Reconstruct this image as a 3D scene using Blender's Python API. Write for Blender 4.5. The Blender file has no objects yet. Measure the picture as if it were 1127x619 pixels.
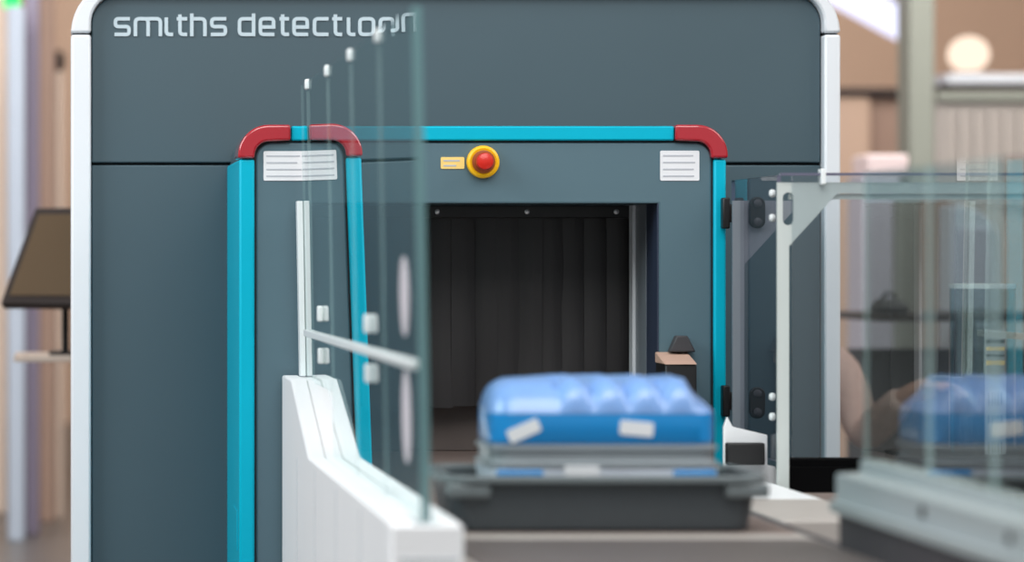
import bpy, bmesh, math, random
from mathutils import Vector, Matrix
random.seed(4)
sc = bpy.context.scene
C = bpy.context.collection
FP = 3500.0                      # focal length in pixels of the 1127 px wide frame
VX, VY, EYE = 60.0, 284.0, 1.25  # vanishing point of the depth direction, eye height

# ------------------------------------------------------------------ camera
cd = bpy.data.cameras.new('camera')
cam = bpy.data.objects.new('camera', cd); C.objects.link(cam)
cam.location = (0, 0, EYE); cam.rotation_euler = (math.pi/2, 0, 0)
cd.sensor_width = 36.0; cd.sensor_fit = 'HORIZONTAL'
cd.lens = FP/1127*36
cd.shift_x = (563.5-VX)/1127
cd.shift_y = -(309.5-VY)/1127
cd.clip_start = 0.05; cd.clip_end = 100
cd.dof.use_dof = True
cd.dof.focus_distance = 7.12
cd.dof.aperture_fstop = 2.1
cd.dof.aperture_blades = 0
sc.camera = cam

# ------------------------------------------------------------------ colour management, world, lights
sc.view_settings.view_transform = 'Standard'
sc.view_settings.look = 'None'
sc.view_settings.exposure = 0.0
sc.view_settings.gamma = 1.0
sc.view_settings.use_curve_mapping = False
sc.cycles.transparent_max_bounces = 32
sc.cycles.max_bounces = 10
sc.cycles.use_denoising = True

w = bpy.data.worlds.new('world'); sc.world = w
w.use_nodes = True
wb = w.node_tree.nodes['Background']
wb.inputs[0].default_value = (0.94, 0.98, 1.0, 1); wb.inputs[1].default_value = 0.55

def area(name, loc, target, sx, sy, power, col=(1, .97, .94)):
    l = bpy.data.lights.new(name, 'AREA'); l.shape = 'RECTANGLE'; l.size = sx; l.size_y = sy
    l.energy = power; l.color = col
    o = bpy.data.objects.new(name, l); C.objects.link(o); o.location = loc
    o.rotation_euler = (Vector(target)-Vector(loc)).to_track_quat('-Z', 'Y').to_euler()
    return o
area('hall_light_front', (0.8, 3.2, 4.4), (0.9, 6.6, 0.9), 3.6, 2.4, 160)
area('hall_light_right', (4.6, 5.4, 4.2), (2.0, 6.8, 0.8), 2.4, 2.4, 80)
area('hall_light_left', (-3.2, 5.4, 3.6), (0.5, 6.4, 0.7), 2.4, 2.4, 170, (.92, .97, 1))
area('hall_light_far_right', (4.4, 12.5, 4.3), (4.4, 15, 1.0), 4, 4, 260, (1, .93, .86))
area('added_wall_fill', (3.0, 20.5, 4.6), (3.6, 24, 2.2), 7, 1.5, 190, (1, .93, .86))  # fill light added to brighten the back wall
area('hall_light_far_left', (-0.8, 12.0, 4.3), (-.3, 15, 1.0), 3, 4, 200, (1, .95, .92))

# ------------------------------------------------------------------ materials
def lin(c):
    r = []
    for v in c:
        v /= 255.0
        r.append(v/12.92 if v <= .04045 else ((v+.055)/1.055)**2.4)
    return (*r, 1)
def mat(name, rgb, rough=.5, metal=0., noise=0., nscale=8., stretch=(1, 1, 1), bump=0., spec=.5, coat=0.):
    m = bpy.data.materials.new(name); m.use_nodes = True
    nt = m.node_tree; b = nt.nodes['Principled BSDF']
    c = lin(rgb)
    b.inputs['Base Color'].default_value = c
    b.inputs['Roughness'].default_value = rough
    b.inputs['Metallic'].default_value = metal
    b.inputs['Specular IOR Level'].default_value = spec
    b.inputs['Coat Weight'].default_value = coat
    tc = nt.nodes.new('ShaderNodeTexCoord'); mp = nt.nodes.new('ShaderNodeMapping')
    mp.inputs['Scale'].default_value = stretch
    n = nt.nodes.new('ShaderNodeTexNoise'); n.inputs['Scale'].default_value = nscale; n.inputs['Detail'].default_value = 4
    nt.links.new(tc.outputs['Object'], mp.inputs['Vector']); nt.links.new(mp.outputs[0], n.inputs['Vector'])
    if noise > 0:
        mx = nt.nodes.new('ShaderNodeMixRGB')
        mx.inputs[1].default_value = tuple(max(0, v*(1-noise)) for v in c[:3])+(1,)
        mx.inputs[2].default_value = tuple(min(1, v*(1+noise)) for v in c[:3])+(1,)
        nt.links.new(n.outputs['Fac'], mx.inputs[0]); nt.links.new(mx.outputs[0], b.inputs['Base Color'])
    if bump > 0:
        bp = nt.nodes.new('ShaderNodeBump'); bp.inputs['Strength'].default_value = bump; bp.inputs['Distance'].default_value = .004
        nt.links.new(n.outputs['Fac'], bp.inputs['Height']); nt.links.new(bp.outputs[0], b.inputs['Normal'])
    return m
def emit(name, rgb, s):
    m = bpy.data.materials.new(name); m.use_nodes = True
    nt = m.node_tree; nt.nodes.clear()
    e = nt.nodes.new('ShaderNodeEmission'); e.inputs[0].default_value = lin(rgb); e.inputs[1].default_value = s
    o = nt.nodes.new('ShaderNodeOutputMaterial'); nt.links.new(e.outputs[0], o.inputs[0])
    return m
def clear(name, tint=(.86, .93, .91), gloss=(1, 1, 1), slab=True, rough=.0, coat=1.0):
    """thin pane: reflects by the angle of view as a real two-sided pane does, lets the rest through"""
    m = bpy.data.materials.new(name); m.use_nodes = True
    nt = m.node_tree; nt.nodes.clear(); N = nt.nodes.new; L = nt.links.new
    g = N('ShaderNodeNewGeometry')
    dot = N('ShaderNodeVectorMath'); dot.operation = 'DOT_PRODUCT'
    L(g.outputs['Normal'], dot.inputs[0]); L(g.outputs['Incoming'], dot.inputs[1])
    def mth(op, a, b=None):
        x = N('ShaderNodeMath'); x.operation = op
        for i, v in enumerate((a, b)):
            if v is None: continue
            if isinstance(v, (int, float)): x.inputs[i].default_value = v
            else: L(v, x.inputs[i])
        return x.outputs[0]
    c = mth('ABSOLUTE', dot.outputs['Value'])
    s = mth('POWER', mth('SUBTRACT', 1.0, c), 5.0)
    r = mth('ADD', mth('MULTIPLY', s, .96), .04)
    if slab: r = mth('DIVIDE', mth('MULTIPLY', r, 2.0), mth('ADD', r, 1.0))
    r = mth('MULTIPLY', r, mth('SUBTRACT', 1.0, g.outputs['Backfacing']))
    r = mth('MULTIPLY', r, coat)
    t = N('ShaderNodeBsdfTransparent'); t.inputs[0].default_value = (*tint, 1)
    gl = N('ShaderNodeBsdfGlossy'); gl.inputs[0].default_value = (*gloss, 1); gl.inputs['Roughness'].default_value = rough
    mx = N('ShaderNodeMixShader'); L(r, mx.inputs[0]); L(t.outputs[0], mx.inputs[1]); L(gl.outputs[0], mx.inputs[2])
    o = N('ShaderNodeOutputMaterial'); L(mx.outputs[0], o.inputs[0])
    return m
def edge(name, rgb, a): return see_through(name, rgb, a)
def see_through(name, rgb, a=.6):
    m = mat(name, rgb, .5)
    m.node_tree.nodes['Principled BSDF'].inputs['Alpha'].default_value = a
    return m

M = {}
M['slate'] = mat('slate_paint', (64, 84, 93), .42, noise=.05, nscale=3, bump=.02)
M['slate_face'] = mat('slate_face_paint', (81, 107, 118), .38, noise=.04, nscale=3)
M['white_frame'] = mat('white_frame_paint', (222, 226, 231), .4, noise=.02)
M['seam'] = mat('seam_black', (18, 20, 24), .7, noise=.1)
M['cyan'] = mat('cyan_trim', (0, 172, 200), .4, noise=.03, spec=.15)
M['red'] = mat('red_bumper', (168, 14, 34), .2, noise=.05, coat=1.0)
M['logo'] = mat('lettering_pale', (186, 202, 210), .5, noise=.03)
M['label'] = mat('label_paper', (226, 228, 232), .5, noise=.03, nscale=40)
M['label_line'] = mat('label_print', (178, 182, 190), .6, noise=.05)
M['yellow'] = mat('yellow_plastic', (250, 190, 20), .35, noise=.04)
M['yellow_label'] = mat('yellow_label', (240, 205, 120), .5, noise=.06)
M['estop_ring'] = mat('estop_ring', (150, 70, 10), .4, noise=.05)
M['estop_red'] = mat('estop_red', (205, 35, 20), .3, noise=.04)
M['curtain'] = mat('lead_curtain', (32, 30, 32), .5, noise=.18, nscale=14, stretch=(6, 6, .4), bump=.15)
M['black'] = mat('black_plastic', (20, 20, 22), .45, noise=.1)
M['recess'] = mat('recess_black', (4, 4, 5), .9, noise=.1, spec=.1)
M['tunnel'] = mat('tunnel_steel', (120, 112, 106), .4, metal=.2, noise=.05)
M['navy'] = mat('jamb_navy', (44, 54, 74), .4, noise=.05)
M['jamb_grey'] = mat('jamb_grey', (120, 128, 136), .4, noise=.05)
M['tan'] = mat('tan_lid', (205, 168, 150), .5, noise=.05)
M['screw'] = mat('screw_steel', (220, 220, 224), .25, metal=.6, noise=.04)
M['white_panel'] = mat('white_powder_coat', (238, 240, 243), .45, noise=.02, nscale=5)
M['groove'] = mat('panel_groove', (190, 198, 204), .6, noise=.05)
M['glass'] = clear('barrier_glass', (.84, .92, .91), (.97, 1., 1.))
M['guard_glass'] = clear('guard_glass', (.91, .95, .94), (.97, 1., 1.), coat=1.0)
M['glass_edge'] = edge('glass_edge_green', (186, 212, 212), .5)
M['glass_end'] = edge('glass_end_teal', (110, 150, 154), .62)
M['acrylic'] = clear('clear_acrylic', (.9, .92, .93))
M['door_film'] = clear('coated_acrylic', (.80, .80, .83), coat=.3)
M['acrylic_edge'] = mat('acrylic_edge', (96, 96, 116), .3, noise=.06)
M['clip'] = mat('clip_white', (228, 234, 236), .35, noise=.04)
M['oval_pale'] = see_through('oval_white', (234, 228, 236), .75)
M['belt'] = mat('belt_rubber', (94, 87, 85), .55, noise=.12, nscale=60, bump=.1)
M['flap'] = mat('flap_taupe', (84, 75, 72), .6, noise=.08, nscale=40)
M['belt_in'] = mat('belt_taupe', (122, 108, 103), .55, noise=.08, nscale=50, bump=.1)
M['alu'] = mat('aluminium', (178, 188, 190), .38, metal=.35, noise=.06, nscale=12, stretch=(4, .3, 4))
M['steel'] = mat('brushed_steel', (206, 214, 212), .38, metal=.25, noise=.07, nscale=30, stretch=(1, 1, .2))
M['plate'] = mat('pale_plate', (178, 171, 166), .45, noise=.05)
M['rail_base'] = mat('rail_base_dark', (66, 64, 68), .6, noise=.08)
M['tray'] = mat('tray_plastic', (62, 68, 73), .42, noise=.06, nscale=50, bump=.08)
M['tray_rim'] = mat('tray_rim_grey', (104, 112, 115), .4, noise=.08, nscale=30)  # rim and grips in a lighter grey than the tray body
M['dome'] = mat('dome_lit_blue', (122, 162, 220), .3, noise=.14, nscale=7, coat=.4)  # tub blue lightened to paint in the light on its top
M['tub'] = mat('blue_plastic', (8, 134, 204), .3, noise=.06, nscale=6, coat=.4)
M['tub_pale'] = mat('pale_blue_plastic', (214, 222, 236), .35, noise=.22, nscale=9, stretch=(1.6, 1, 1))
M['tub_grey'] = mat('grey_clear_rim', (140, 148, 154), .3, noise=.08, coat=.3)
M['skin'] = mat('skin', (206, 160, 140), .5, noise=.05, nscale=20)
M['sweater'] = mat('sweater_knit', (208, 178, 166), .85, noise=.15, nscale=60, bump=.4)
M['trouser'] = mat('trouser_cloth', (44, 46, 54), .85, noise=.1, nscale=60)
M['hair'] = mat('hair_dark', (46, 34, 28), .6, noise=.2, nscale=60)
M['wall'] = mat('wall_beige', (198, 170, 150), .7, noise=.06, nscale=.8)
M['wall_left'] = mat('wall_cream', (226, 216, 206), .7, noise=.03)
M['floor'] = mat('floor_grey', (104, 100, 98), .35, noise=.06, nscale=2)
M['ceil'] = mat('ceiling_white', (226, 222, 216), .8, noise=.02)
M['col_blue'] = mat('column_blue_grey', (176, 188, 204), .5, noise=.04)
M['col_lilac'] = mat('column_lilac', (138, 130, 152), .5, noise=.04)
M['brown'] = mat('panel_brown', (152, 126, 112), .6, noise=.05)
M['cream'] = mat('panel_cream', (226, 208, 194), .6, noise=.04)
M['col_pale'] = mat('column_pale', (136, 141, 133), .5, noise=.03)
M['cab'] = mat('cabinet_grey', (168, 162, 158), .5, noise=.04)
M['lilac_panel'] = mat('screen_lilac_grey', (186, 183, 196), .55, noise=.04)
M['olive'] = mat('screen_olive', (140, 142, 136), .6, noise=.05)
M['dark_brown'] = mat('dark_brown', (48, 38, 36), .6, noise=.08)
M['dark'] = mat('dark_grey', (58, 58, 62), .6, noise=.08)
M['screen'] = mat('screen_brown', (112, 94, 74), .22, noise=.05, nscale=3)
M['kiosk'] = mat('kiosk_grey', (206, 212, 222), .4, noise=.04)
M['pinkwhite'] = mat('pink_white', (232, 214, 216), .5, noise=.03)
M['led'] = emit('led_white', (226, 228, 255), 1.5)
M['warm'] = emit('lamp_warm', (255, 230, 208), 1.3)
M['green'] = emit('beacon_green', (60, 235, 120), 1.6)

# ------------------------------------------------------------------ geometry helpers
def at(px, py, Y):
    return ((px-VX)*Y/FP, Y, EYE-(py-VY)*Y/FP)
def X_(px, Y): return (px-VX)*Y/FP
def Z_(py, Y): return EYE-(py-VY)*Y/FP

def tag(o, label=None, cat=None, group=None, kind=None):
    if label: o['label'] = label
    if cat: o['category'] = cat
    if group: o['group'] = group
    if kind: o['kind'] = kind
    return o
def root(name, loc, label, cat, group=None):
    o = bpy.data.objects.new(name, None); C.objects.link(o); o.location = loc
    o.empty_display_size = .05
    return tag(o, label, cat, group)
def wpos(o):
    v = Vector(o.location)
    return v
def obj(name, bm, m, parent=None, bevel=0., seg=2, smooth=True, label=None):
    bmesh.ops.recalc_face_normals(bm, faces=bm.faces[:])
    me = bpy.data.meshes.new(name); bm.to_mesh(me); bm.free()
    ms = m if isinstance(m, (list, tuple)) else [m]
    for x in ms: me.materials.append(x)
    o = bpy.data.objects.new(name, me); C.objects.link(o)
    if parent is not None:
        o.parent = parent
        acc = Vector(parent.location) if parent.type == 'EMPTY' else Vector((0, 0, 0))
        o.matrix_parent_inverse = Matrix.Translation(-acc)
    if bevel > 0:
        b = o.modifiers.new('bevel', 'BEVEL'); b.width = bevel; b.segments = seg
        b.limit_method = 'ANGLE'; b.angle_limit = math.radians(40)
    if smooth:
        for p in me.polygons: p.use_smooth = True
        try:
            me.set_sharp_from_angle(angle=math.radians(38))
        except Exception:
            pass
    if label: o['label'] = label
    return o
def box(x0, x1, y0, y1, z0, z1, bm=None, mi=0):
    bm = bm or bmesh.new()
    v = [bm.verts.new((x, y, z)) for x in (x0, x1) for y in (y0, y1) for z in (z0, z1)]
    for f in ((0, 1, 3, 2), (4, 6, 7, 5), (0, 4, 5, 1), (2, 3, 7, 6), (0, 2, 6, 4), (1, 5, 7, 3)):
        bm.faces.new([v[i] for i in f]).material_index = mi
    return bm
def prism(poly, axis, d0, d1, bm=None, holes=()):
    """poly of 2-D points: axis 'y' -> (x,z); 'x' -> (y,z); 'z' -> (x,y)"""
    bm = bm or bmesh.new()
    def P(p, d):
        return {'y': (p[0], d, p[1]), 'x': (d, p[0], p[1]), 'z': (p[0], p[1], d)}[axis]
    if not holes:
        a = [bm.verts.new(P(p, d0)) for p in poly]; b = [bm.verts.new(P(p, d1)) for p in poly]
        bm.faces.new(a); bm.faces.new(b[::-1])
        n = len(poly)
        for i in range(n): bm.faces.new((a[i], b[i], b[(i+1) % n], a[(i+1) % n]))
        return bm
    loops = [poly]+list(holes)
    for d in (d0, d1):
        ed = []
        for lp in loops:
            vs = [bm.verts.new(P(p, d)) for p in lp]
            ed += [bm.edges.new((vs[i], vs[(i+1) % len(vs)])) for i in range(len(vs))]
        bmesh.ops.triangle_fill(bm, use_beauty=True, use_dissolve=False, edges=ed)
    bm.verts.ensure_lookup_table()
    base = len(bm.verts)//2; k = 0
    for lp in loops:
        n = len(lp)
        for i in range(n):
            a0, a1 = bm.verts[k+i], bm.verts[k+(i+1) % n]
            b0, b1 = bm.verts[base+k+i], bm.verts[base+k+(i+1) % n]
            bm.faces.new((a0, b0, b1, a1))
        k += n
    return bm
def arc(cx, cz, r, a0, a1, n=10):
    return [(cx+r*math.cos(math.radians(a0+(a1-a0)*i/n)), cz+r*math.sin(math.radians(a0+(a1-a0)*i/n))) for i in range(n+1)]
def rrect(x0, x1, z0, z1, r, n=6):
    return arc(x1-r, z1-r, r, 0, 90, n)+arc(x0+r, z1-r, r, 90, 180, n)+arc(x0+r, z0+r, r, 180, 270, n)+arc(x1-r, z0+r, r, 270, 360, n)
def lathe(prof, c, axis='y', n=32, bm=None):
    """prof: (radius, along) pairs, spun about an axis through c"""
    bm = bm or bmesh.new(); rings = []
    for r, d in prof:
        ring = []
        for i in range(n):
            a = 2*math.pi*i/n; u, v = r*math.cos(a), r*math.sin(a)
            p = {'y': (c[0]+u, c[1]+d, c[2]+v), 'z': (c[0]+u, c[1]+v, c[2]+d), 'x': (c[0]+d, c[1]+u, c[2]+v)}[axis]
            ring.append(bm.verts.new(p))
        rings.append(ring)
    for a, b in zip(rings, rings[1:]):
        for i in range(n): bm.faces.new((a[i], a[(i+1) % n], b[(i+1) % n], b[i]))
    bm.faces.new(rings[0]); bm.faces.new(rings[-1][::-1])
    return bm
def tube(pts, r, bm=None, n=10):
    bm = bm or bmesh.new(); pts = [Vector(p) for p in pts]; rings = []
    for i, p in enumerate(pts):
        t = (pts[min(i+1, len(pts)-1)]-pts[max(i-1, 0)]).normalized()
        u = t.orthogonal() if abs(t.z) > .9 else t.cross(Vector((0, 0, 1)))
        u.normalize(); v = t.cross(u)
        rings.append([bm.verts.new(p+u*r*math.cos(2*math.pi*k/n)+v*r*math.sin(2*math.pi*k/n)) for k in range(n)])
    for a, b in zip(rings, rings[1:]):
        for k in range(n): bm.faces.new((a[k], a[(k+1) % n], b[(k+1) % n], b[k]))
    bm.faces.new(rings[0]); bm.faces.new(rings[-1][::-1])
    return bm
def ribbon(pts, wd, y0, y1, bm, closed=False):
    """a stroke of constant width along 2-D points (x, z), extruded from y0 to y1"""
    P = [Vector(p) for p in pts]; n = len(P); L, R = [], []
    for i in range(n):
        if closed:
            a, b = (P[i]-P[i-1]).normalized(), (P[(i+1) % n]-P[i]).normalized()
        else:
            a = (P[i]-P[i-1]).normalized() if i else (P[1]-P[0]).normalized()
            b = (P[i+1]-P[i]).normalized() if i < n-1 else a
        t = (a+b).normalized(); nn = Vector((-t.y, t.x)); k = wd/2/max(.4, nn.dot(Vector((-a.y, a.x))))
        L.append(P[i]+nn*k); R.append(P[i]-nn*k)
    q = lambda p, y: bm.verts.new((p.x, y, p.y))
    l0 = [q(p, y0) for p in L]; r0 = [q(p, y0) for p in R]; l1 = [q(p, y1) for p in L]; r1 = [q(p, y1) for p in R]
    m = n if closed else n-1
    for i in range(m):
        j = (i+1) % n
        bm.faces.new((l0[i], l0[j], r0[j], r0[i])); bm.faces.new((l1[i], r1[i], r1[j], l1[j]))
        bm.faces.new((l0[i], l1[i], l1[j], l0[j])); bm.faces.new((r0[i], r0[j], r1[j], r1[i]))
    if not closed:
        bm.faces.new((l0[0], r0[0], r1[0], l1[0])); bm.faces.new((l0[-1], l1[-1], r1[-1], r0[-1]))

# ================================================================== the hall
def struct(name, bm, m):
    o = obj(name, bm, m, smooth=False); o['kind'] = 'structure'; return o
struct('floor', box(-6, 10, -1, 24.2, -.1, 0), M['floor'])
struct('wall_back', box(-6, 10, 24, 24.2, 0, 5), M['wall'])
struct('wall_left', box(-6.2, -6, -1, 24.2, 0, 5), M['wall_left'])
struct('wall_right', box(10, 10.2, -1, 24.2, 0, 5), M['wall'])
struct('ceiling', box(-6.2, 10.2, 6, 24.2, 5, 5.1), M['ceil'])

# ================================================================== the scanner
F = 7.48            # main face
BZ = .80            # belt height
A = 7.00            # front of the tunnel surround
XL, XR = X_(78, F), X_(922, F)
ZT = Z_(-22, F)
scan = root('baggage_scanner', ((XL+XR)/2, F+.8, 0), 'large slate grey baggage scanner with white frame, cyan edged tunnel surround and dark curtain', 'scanner')
TX0, TX1, TZ1 = .552, 1.33, Z_(224, A)      # tunnel opening
BACK = 9.1
# housing: two sides, top, back wall left and right of the tunnel
hb = bmesh.new()
box(XL+.012, XL+.05, F+.05, BACK, .06, ZT-.07, hb); box(XR-.05, XR-.012, F+.05, BACK, .06, ZT-.07, hb)
box(XL+.05, XR-.05, F+.05, BACK, ZT-.10, ZT-.07, hb)
box(XL+.05, TX0-.03, BACK-.03, BACK, .06, ZT-.10, hb); box(TX1+.03, XR-.05, BACK-.03, BACK, .06, ZT-.10, hb)
box(TX0-.03, TX1+.03, BACK-.03, BACK, TZ1, ZT-.10, hb)
obj('housing', hb, M['slate'], scan, smooth=False)
# white frame: an upside-down U with large round corners
ri, ro = 32/467.9, 60/467.9
XI0, XI1, ZI = X_(100, F), X_(904, F), Z_(-6, F)
zs = Z_(38, F)
outer = [(XR, zs+.002)]+arc(XR-ro, ZT-ro, ro, 4, 90)+arc(XL+ro, ZT-ro, ro, 90, 176)+[(XL, zs+.002)]
inner = [(XI0, zs+.002)]+arc(XI0+ri, ZI-ri, ri, 180, 90)+arc(XI1-ri, ZI-ri, ri, 90, 0)+[(XI1, zs+.002)]
obj('frame_arch', prism(outer+inner, 'y', F-.03, F+.10), M['white_frame'], scan, bevel=.006)
for a, b in ((XL, XI0), (XI1, XR)):
    obj('frame_upright', box(a, b, F-.03, F+.10, .05, zs-.002), M['white_frame'], scan, bevel=.006)
for a, b in ((XL+.004, XI0-.002), (XI1+.002, XR-.004)): obj('frame_joint', box(a, b, F-.012, F+.09, zs-.004, zs+.004), M['seam'], scan)
# slate panels inside the frame
zq = Z_(180.5, F); g = .003
up = [(XI0+.002, zq+g), (XI1-.002, zq+g)]+arc(XI1-ri, ZI-ri, ri-.002, 0, 90)+arc(XI0+ri, ZI-ri, ri-.002, 90, 180)
obj('upper_panel', prism(up, 'y', F, F+.02), M['slate'], scan, bevel=.003)
obj('lower_panel', box(XI0+.002, .45, F, F+.02, .07, zq-g), M['slate'], scan, bevel=.003)
obj('lower_panel', box(1.44, XI1-.002, F, F+.02, .07, zq-g), M['slate'], scan, bevel=.003)
obj('panel_backing', box(XI0-.01, .46, F+.02, F+.03, .07, ZI-.07, box(1.43, XI1+.01, F+.02, F+.03, .07, ZI-.07, box(.46, 1.43, F+.02, F+.03, 1.45, ZI-.07))), M['seam'], scan, smooth=False)
for a, b in ((XL+.03, .45), (1.44, XR-.03)): obj('plinth', box(a, b, F+.04, BACK-.05, 0, .07), M['black'], scan)

# lettering on the upper panel
def lettering(word):
    bm = bmesh.new(); S = F/FP
    y0, y1 = F-.003, F+.001
    sw = 3.9*S
    xt, xb, asc = 20.8, 38.0, 15.0        # centre lines of the strokes, in picture rows
    def rc(pts, r=4.2, closed=False):     # round the corners of a polyline
        out = []; n = len(pts)
        for i, p in enumerate(pts):
            if not closed and i in (0, n-1): out.append(p); continue
            a, b = pts[i-1], pts[(i+1) % n]
            va, vb = Vector(a)-Vector(p), Vector(b)-Vector(p)
            k = min(r, va.length/2.01, vb.length/2.01)
            s, e = Vector(p)+va.normalized()*k, Vector(p)+vb.normalized()*k
            for t in (0, .25, .5, .75, 1):
                q = s*(1-t)**2+Vector(p)*2*t*(1-t)+e*t*t
                out.append((q.x, q.y))
        return out
    lay = [0]
    def st(pts, r=4.2, closed=False):
        lay[0] += 1; dy = .00025*(lay[0] % 4)
        q = rc(pts, r, closed) if r > .2 else pts
        ribbon([((x-VX)*S, EYE-(y-VY)*S) for x, y in q], sw, y0-dy, y1, bm, closed)
    mid = (xt+xb)/2
    def s(a, b): st([(b-1, xt), (a+2, xt), (a+2, mid), (b-2, mid), (b-2, xb), (a+1, xb)], 3.4)
    def t(a, b): st([(a+3, asc+1), (a+3, xb), (b, xb)], 4); st([(a-.5, xt), (b, xt)], 0.1)
    def i(a, b): st([(a+2, xt-1.5), (a+2, xb), (b, xb)], 4)
    def e(a, b): st([(b-2, mid+2.4), (b-2, xt), (a+2, xt), (a+2, xb), (b-1, xb)], 3.8); st([(a+2, mid+.5), (b-2, mid+.5)], .1)
    if word == 0:
        s(125, 144)
        st([(149, 40), (149, xt), (163, xt), (163, 40)]); st([(161, xt), (176.5, xt), (176.5, 40)])
        i(181, 190.5); t(195, 206)
        st([(211, asc), (211, 40)], .1); st([(211, xt), (225.5, xt), (225.5, 40)])
        s(231, 250)
    else:
        st([(279, asc), (279, 40)], .1); st([(279, xb), (263.5, xb), (263.5, xt), (279, xt)])
        e(284.5, 303); t(308, 318); e(321.5, 340)
        st([(361.5, xt), (346, xt), (346, xb), (361.5, xb)])
        t(366, 376.5); i(381.5, 391)
        st([(396, xt), (411, xt), (411, xb), (396, xb)], 4.2, True)
        st([(418.5, 40), (418.5, xt), (432.5, xt), (432.5, 40)])
    return bm
for wd_ in (0, 1): obj('lettering', lettering(wd_), M['logo'], scan, smooth=False, label='pale lettering')

# tunnel surround: slate U, cyan trims, red corners
def U(x0, x1, zt, r, y0, y1, z0=.03, ix0=TX0, ix1=TX1, izt=TZ1):
    p = [(x1, z0)]+arc(x1-r, zt-r, r, 0, 90)+arc(x0+r, zt-r, r, 90, 180)+[(x0, z0), (ix0, z0), (ix0, izt), (ix1, izt), (ix1, z0)]
    return prism(p, 'y', y0, y1)
GX0, GX1, GZ = X_(282, A), X_(783, A), Z_(157, A)
obj('surround_face', U(GX0, GX1, GZ, .036, A, A+.03), M['slate_face'], scan, bevel=.004)
obj('surround_body', U(GX0-.03, GX1+.024, GZ+.026, .06, A+.014, F+.02), M['slate'], scan, smooth=True)
obj('surround_gap', U(GX0-.007, GX1+.004, GZ+.005, .036, A+.004, A+.0139), M['seam'], scan)
ct, cw = Z_(139, A), .032
LX0, LX1 = X_(263, A), X_(280, A)
RX0, RX1 = X_(785, A), X_(798.5, A)
zc = Z_(175.5, A)
obj('cyan_trim', box(LX0, LX1, A-.008, F, .03, zc), M['cyan'], scan, bevel=.005)
obj('cyan_trim', box(RX0, RX1, A-.008, F, .03, zc), M['cyan'], scan, bevel=.005)
obj('cyan_trim', box(X_(320.5, A), X_(741.5, A), A-.008, A+.10, GZ+.004, ct), M['cyan'], scan, bevel=.004)
def corner(flip):
    zt = Z_(137.5, A); th = .037
    x0 = LX0-.003
    r = .068
    o = [(x0, zc+.002)]+arc(x0+r, zt-r, r, 180, 90)+[(X_(319.5, A), zt)]
    inn = [(X_(319.5, A), zt-th+.002)]+arc(x0+r, zt-r, r-th, 90, 180)+[(x0+th, zc+.002)]
    p = o+inn
    if flip:
        s = RX1+.003
        p = [(s-(x-x0), z) for x, z in p]
    return prism(p, 'y', A-.016, A+.12)
for fl in (False, True):
    obj('red_corner', corner(fl), M['red'], scan, bevel=.015, seg=5)
# curtain, header, jambs
YC = 7.33
obj('curtain_header', box(TX0, TX1, YC-.03, YC+.03, TZ1-.028, TZ1), M['black'], scan, bevel=.002)
for px in (481, 580, 678):
    c = at(px, 230, YC-.03)
    obj('screw', lathe([(.004, .004), (.006, .002), (.006, -.004), (.003, -.006)], (c[0], YC-.03, TZ1-.014), n=14), M['screw'], scan)
ns = 15; wdt = (TX1-TX0-.01)/ns
for k in range(ns):
    x0 = TX0+.004+k*wdt; y = YC+random.uniform(-.010, .010); tw = random.uniform(-.005, .005)
    bm = bmesh.new(); nx, nz = 5, 12; top, bot = TZ1-.02, .905+random.uniform(-.004, .004)
    vv = [[[bm.verts.new((x0+(wdt+.004)*i/(nx-1), y+tw*(i/(nx-1)-.5)*2+.004*math.sin(j*.5+k)*j/nz+dy-.003*math.sin(math.pi*i/(nx-1)), top+(bot-top)*j/nz)) for i in range(nx)] for j in range(nz+1)] for dy in (0, .004)]
    for j in range(nz):
        for i in range(nx-1):
            bm.faces.new((vv[0][j][i], vv[0][j][i+1], vv[0][j+1][i+1], vv[0][j+1][i])); bm.faces.new((vv[1][j][i], vv[1][j+1][i], vv[1][j+1][i+1], vv[1][j][i+1]))
        bm.faces.new((vv[0][j][0], vv[0][j+1][0], vv[1][j+1][0], vv[1][j][0])); bm.faces.new((vv[0][j][-1], vv[1][j][-1], vv[1][j+1][-1], vv[0][j+1][-1]))
    for i in range(nx-1):
        bm.faces.new((vv[0][0][i], vv[1][0][i], vv[1][0][i+1], vv[0][0][i+1])); bm.faces.new((vv[0][-1][i], vv[0][-1][i+1], vv[1][-1][i+1], vv[1][-1][i]))
    obj('curtain_strip', bm, M['curtain'], scan)
obj('lower_flap', box(TX0+.008, TX1-.008, 7.40, 7.41, BZ+.0006, .93), M['flap'], scan, bevel=.002)
for s, xw in ((1, TX1), (-1, TX0)):
    q = lambda a, b: (min(xw-s*a, xw-s*b), max(xw-s*a, xw-s*b))
    a, b = q(0, .003); obj('jamb_cover', box(a, b, A+.002, 7.13, .82, TZ1), M['navy'], scan)
    a, b = q(0, .004); obj('jamb_plate', box(a, b, 7.13, 7.262, .82, TZ1), M['jamb_grey'], scan)
    a, b = q(0, .011); obj('jamb_edge', box(a, b, 7.258, 7.300, .82, TZ1), M['white_frame'], scan)
tb = bmesh.new()
box(TX0-.02, TX0, F, BACK, .55, TZ1+.02, tb); box(TX1, TX1+.02, F, BACK, .55, TZ1+.02, tb); box(TX0, TX1, F, BACK, TZ1, TZ1+.02, tb)
obj('tunnel_lining', tb, M['tunnel'], scan, smooth=False)
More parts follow.
